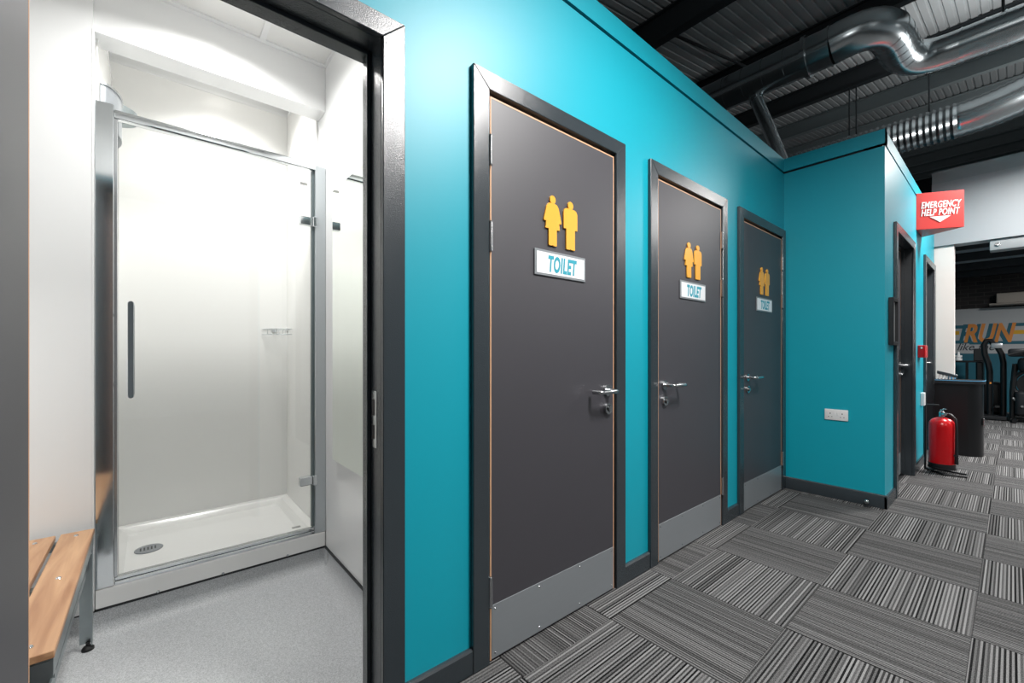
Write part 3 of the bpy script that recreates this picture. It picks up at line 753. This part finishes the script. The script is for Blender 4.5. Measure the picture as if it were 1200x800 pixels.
for x in (10.75, 11.35, 11.95, 12.42):
    z = 3.36-(x-9)*.6/3.5
    obj('ceiling_rib', B(x-.04, x+.04, -5, .95, z-.14, z-.002), 'beam', gc)
hu = thing('wall_heater', (GW, -.1, 2.0), 'beige wall unit on the dark brick above the mural', 'heater')
obj('casing', B(GW-.22, GW+.009, -1.0, .20, 2.075, 2.265, bev=.01), mat('beige_casing', '#a59c92', .5), hu)
obj('lower_flap', B(GW-.30, GW+.009, -1.0, .29, 2.04, 2.073, bev=.004), mat('beige_flap', '#8d857d', .5), hu)

# gym machines
def px(x, y, X=11.0):
    """rough placing helper for the far machines: metres on the plane X"""
    s, c_ = math.sin(math.radians(40.3)), math.cos(math.radians(40.3))
    r_ = (x-600)/497.5; vx = s+r_*c_; t = X/vx
    return (X, t*(c_-r_*s), 1.13-(y-413.5)/497.5*t)
el = thing('elliptical_trainer', (11.1, .15, 0), 'black elliptical trainer with two thick curved arms', 'gym machine')
def arm(pts, r): return tube(new_bm(), [px(x, y) for x, y in pts], r, 10)
obj('swing_arm', arm([(1160, 486), (1160, 460), (1160, 435), (1158, 425), (1154, 415), (1153, 404), (1156, 399), (1161, 399), (1164, 403)], .040), 'gunmetal', el)
obj('swing_arm', arm([(1176, 488), (1176, 460), (1176, 425), (1174, 415), (1169, 407), (1164, 403)], .038), 'gunmetal', el)
a0 = px(1163, 404); obj('console', B(a0[0]-.06, a0[0]+.06, a0[1]-.12, a0[1]+.02, a0[2]-.06, a0[2]+.03, bev=.02, seg=2), mat('console_grey', '#9fa3a6', .3, .5), el)
obj('mast', B(11.05, 11.15, .33, .42, .02, .98, bev=.02), 'gunmetal', el)
obj('base_rail', B(10.75, 11.5, .06, .42, .01, .07, bev=.01), 'black', el)
obj('drive_cover', B(11.15, 11.5, .12, .36, .07, .62, bev=.05, seg=3), 'black', el)
obj('pedal', B(10.9, 11.2, .14, .20, .20, .235, bev=.008), 'rubber', el)
obj('warning_light', B(10.955, 10.962, .235, .255, .60, .63), 'orange', el)
sx = thing('spin_bike', (10.8, -.35, 0), 'black exercise bike with large flywheel', 'gym machine')
Xp = 10.8
fwc = (Xp, -.24, .62)
def wheel(bm, c, R, r): return tube(bm, [(c[0], c[1]+R*math.cos(2*PI*i/28), c[2]+R*math.sin(2*PI*i/28)) for i in range(29)], r, 8, cap=False)
obj('flywheel', tube(wheel(new_bm(), fwc, .24, .03), [(Xp-.02, -.24, .62), (Xp+.02, -.24, .62)], .20, 24), 'gunmetal', sx)
bm = new_bm()
tube(bm, [(Xp, .02, .04), (Xp, -.55, .05)], .035, 8); tube(bm, [(Xp-.25, -.02, .035), (Xp+.25, -.02, .035)], .03, 8); tube(bm, [(Xp-.25, -.55, .035), (Xp+.25, -.55, .035)], .03, 8)
obj('base_frame', bm, 'gunmetal', sx)
bm = new_bm()
tube(bm, [(Xp, .0, .05), (Xp, .0, .50), (Xp, -.03, .95)], .035, 10); tube(bm, [(Xp, .0, .42), (Xp, -.3, .62), (Xp, -.5, .9)], .03, 10); tube(bm, [(Xp, .0, .92), (Xp, -.2, .96), (Xp, -.3, 1.10)], .03, 10)
obj('frame', bm, 'gunmetal', sx)
bm = new_bm()
tube(bm, [(Xp-.2, .05, 1.10), (Xp-.2, -.12, 1.16), (Xp-.1, -.22, 1.18), (Xp+.1, -.22, 1.18), (Xp+.2, -.12, 1.16), (Xp+.2, .05, 1.10)], .02, 8)
obj('handlebar', bm, 'rubber', sx)
obj('console', B(Xp-.1, Xp+.1, -.17, .05, 1.07, 1.20, bev=.03, seg=2), 'black', sx)
obj('shroud', B(Xp-.12, Xp+.12, -.42, -.02, .10, .52, bev=.06, seg=3), 'black', sx)
obj('head_unit', B(Xp-.16, Xp+.16, -.40, -.05, .82, 1.06, bev=.07, seg=3), 'gunmetal', sx)
obj('saddle', prism(new_bm(), [(-.62, .98), (-.35, .98), (-.33, 1.01), (-.45, 1.03), (-.62, 1.06)], 'YZ', Xp-.1, Xp+.1, bev=.01), 'rubber', sx)
obj('crank', tube(new_bm(), [(Xp-.06, -.0, .40), (Xp-.06, -.1, .27), (Xp-.14, -.1, .27)], .018, 8), 'steel', sx)
tb = thing('gym_table', (11.75, .58, 0), 'dark narrow side table against the teal gym wall', 'table')
obj('table_top', B(11.55, 11.95, .33, .90, .955, .985, bev=.004), 'black', tb)
for x, y in ((11.58, .36), (11.92, .36), (11.58, .55), (11.92, .87)): obj('leg', B(x-.018, x+.018, y-.018, y+.018, 0, .954), 'gunmetal', tb)
obj('shelf', B(11.58, 11.92, .345, .86, .40, .42), 'black', tb)
tag(obj('speaker_box', B(11.62, 11.86, .34, .47, .9855, 1.21, bev=.01), 'black'), 'black box speaker standing on the gym side table', 'speaker')
bm = lathe(new_bm(), [(.045, 0), (.05, .005), (.05, .045), (.03, .05), (.03, .06), (.05, .065), (.05, .10), (.02, .105), (.015, .17)], (11.70, .665, .9855), 16)
tag(obj('white_bottle', bm, 'plastic'), 'squat white bottle on the gym side table', 'bottle')

# ------------------------------------------------------------------ roof: deck, purlins, beams
ROOF0, RS = 3.55, .177
def zr(x): return ROOF0+RS*x
bm = new_bm(); prof = []
y = -6.0
while y < 5.0:
    prof += [(y, 0), (y+.05, 0), (y+.056, .012), (y+.074, .012)]; y += .08
lo = [bm.verts.new((-4, yy, zr(-4)+dz)) for yy, dz in prof]; hi = [bm.verts.new((21, yy, zr(21)+dz)) for yy, dz in prof]
for i in range(len(prof)-1): bm.faces.new((lo[i], lo[i+1], hi[i+1], hi[i]))
rf = struct('ceiling', bm, 'deck', 'dark corrugated metal roof deck over the corridor', 'ceiling', smooth=False)
def zbeam(x, h, wd, m, label, dz=.0):
    z1 = zr(x-wd)-.002-dz; t = .018
    bm = B(x-t/2, x+t/2, -5.8, 4.8, z1-h, z1); box(bm, x-wd/2, x+wd/2, -5.8, 4.8, z1-.012, z1); box(bm, x-wd/2, x+wd/2, -5.8, 4.8, z1-h-.012, z1-h)
    return tag(obj('roof_purlin', bm, m), label, 'roof beam', 'roof purlins')
zbeam(3.46, .23, .09, 'beam', 'near dark steel roof beam above the toilet doors')
zbeam(5.14, .17, .08, 'beam', 'dark steel roof beam above the round duct')
zbeam(6.80, .22, .08, 'beam', 'dark steel roof beam between the two ducts')
zbeam(8.28, .20, .08, 'purlin', 'grey steel roof purlin over the corrugated duct')
for i, x in enumerate((9.95, 11.6, 13.25, 14.9, 16.55, 18.2)):
    zbeam(x, .22, .11, 'purlin', 'distant steel roof purlin beyond the corrugated duct')
struct('wall_gable', B(20.5, 20.7, -6, 5, 0, 7.3), 'dkroom', 'dark far gable wall of the building', 'wall')
struct('wall_opposite', B(-4.2, 20.5, -5.2, -5, 0, 7.3), 'greywall', 'light grey wall across the corridor', 'wall')
struct('wall_rear', B(-4.2, -4, -5, 4, 0, 4), 'greywall', 'light grey wall at the near end of the corridor', 'wall')
# thin sag rod between beams
tag(obj('roof_tie_rod', tube(new_bm(), [(3.47, 2.02, zr(3.46)-.15), (5.13, 1.92, zr(5.14)-.12)], .014, 8), 'beam'), 'thin dark tie rod between two roof beams', 'rod')

# ------------------------------------------------------------------ ducts
def ribbed(path, r, spacing, rib, m, name, parent, n=28):
    obj(name, tube(new_bm(), path, r, n), m, parent)
def ring_at(bm, p, d, r, wdt=.012, n=28):
    p = Vector(p); d = Vector(d).normalized()
    return tube(bm, [p-d*wdt/2, p+d*wdt/2], r, n)
dm = thing('spiral_duct', (4.5, .8, 3.6), 'large round galvanised duct with an S bend', 'duct')
R1, R2, zd = .155, .135, 3.80
obj('duct_run', tube(new_bm(), [(4.51, 3.2, zd), (4.51, 1.02, zd)], R1, 32), 'duct', dm)
for yy in (2.7, 2.2, 1.9, 1.72, 1.54, 1.36):
    obj('seam_ring', ring_at(new_bm(), (4.51, yy, zd), (0, 1, 0), R1+.004, .010), 'duct', dm)
obj('flange_ring', ring_at(new_bm(), (4.51, 1.20, zd), (0, 1, 0), R1+.022, .035), 'duct', dm)
obj('seam_ring', ring_at(new_bm(), (4.51, 1.02, zd), (0, 1, 0), R1+.008, .014), 'duct', dm)
# S bend: swings towards +X and on
P0, P1, P2, P3 = Vector((4.51, 1.02, zd)), Vector((4.51, .34, zd+.10)), Vector((5.36, .98, zd-.02)), Vector((5.36, .30, zd))
bz_ = []; rs_ = []
for i in range(25):
    t = i/24; bz_.append(P0*(1-t)**3+P1*3*t*(1-t)**2+P2*3*t*t*(1-t)+P3*t**3); rs_.append(R1+(R2-R1)*t)
obj('s_bend', tube(new_bm(), bz_, rs_, 32), 'duct', dm)
for i in (8, 10, 12, 14, 16):
    obj('bend_seam', ring_at(new_bm(), bz_[i], bz_[i+1]-bz_[i-1], rs_[i]+.003, .008), 'duct', dm)
obj('duct_run', tube(new_bm(), [(5.36, .30, zd), (5.36, -4.9, zd)], R2, 32), 'duct', dm)
for yy in (.28, .14, .03, -.08, -.2, -.32, -.6, -.9): obj('seam_ring', ring_at(new_bm(), (5.36, yy, zd), (0, 1, 0), R2+.005, .010), 'duct', dm)
obj('branch_pipe', tube(new_bm(), [(4.53, 1.66, 3.70), (4.50, 1.50, 3.25), (4.48, 1.40, 2.95), (4.46, 1.33, 2.665)], .055, 18), 'duct', dm)
obj('branch_collar', ring_at(new_bm(), (4.525, 1.63, 3.62), (.03, .16, .45), .062, .03, 18), 'duct', dm)
for xx, yy in ((5.36, .05),):
    obj('hanger_rod', tube(new_bm(), [(xx, yy, zd+R2), (xx, yy, zr(xx))], .010, 8), 'beam', dm)
fd = thing('corrugated_duct', (6.8, .5, 3.4), 'silver corrugated flexible duct running behind the teal block', 'duct')
path = [Vector((6.80, 3.2-.027*i, 3.70)) for i in range(104)]
last = path[-1]
for i in range(1, 30):
    t = i/29; path.append(last+Vector((-.10*t*t, -.9*t, .20*t*t)))
rs_ = [.185+(.010 if i % 2 else -.006)*(1 if i < 104 else .5) for i in range(len(path))]
obj('flexible_hose', tube(new_bm(), path, rs_, 26), 'duct', fd)
e = path[-1]
obj('duct_run', tube(new_bm(), [e, e+Vector((-.25, -1.6, .40))], .19, 28), 'duct', fd)
for t in (.0, .2, .4): obj('clamp_ring', ring_at(new_bm(), e+Vector((-.25, -1.6, .40))*t, (-.25, -1.6, .40), .20, .02), 'duct', fd)
for yy in (1.35, 1.28, .62): obj('hanger_rod', tube(new_bm(), [(6.8, yy, 3.88), (6.8, yy, zr(6.8))], .008, 6), 'beam', fd)

# ------------------------------------------------------------------ pendant lamps (mostly out of view; opposite row and gym one added as fill)
for i, (x, y, z) in enumerate(LAMPS):
    d = thing('pendant_lamp', (x, y, z), 'square LED panel lamp hanging '+['in front of the first toilet door', 'near the red emergency sign', 'near the rear corridor wall', 'as added fill across from the toilet doors by the opposite wall', 'as added fill across from the red sign by the opposite wall', 'as added fill beyond the gym opening'][i], 'lamp', 'hanging LED panel lamps')
    obj('housing', B(x-.31, x+.31, y-.31, y+.31, z+.002, z+.035, bev=.004), 'plastic', d)
    obj('diffuser', B(x-.298, x+.298, y-.298, y+.298, z-.006, z+.0015), 'glow', d)
    for sx_ in (-.28, .28):
        for sy_ in (-.28, .28): obj('suspension_cable', tube(new_bm(), [(x+sx_, y+sy_, z+.034), (x+sx_, y+sy_, zr(x+sx_))], .002, 6), 'beam', d)
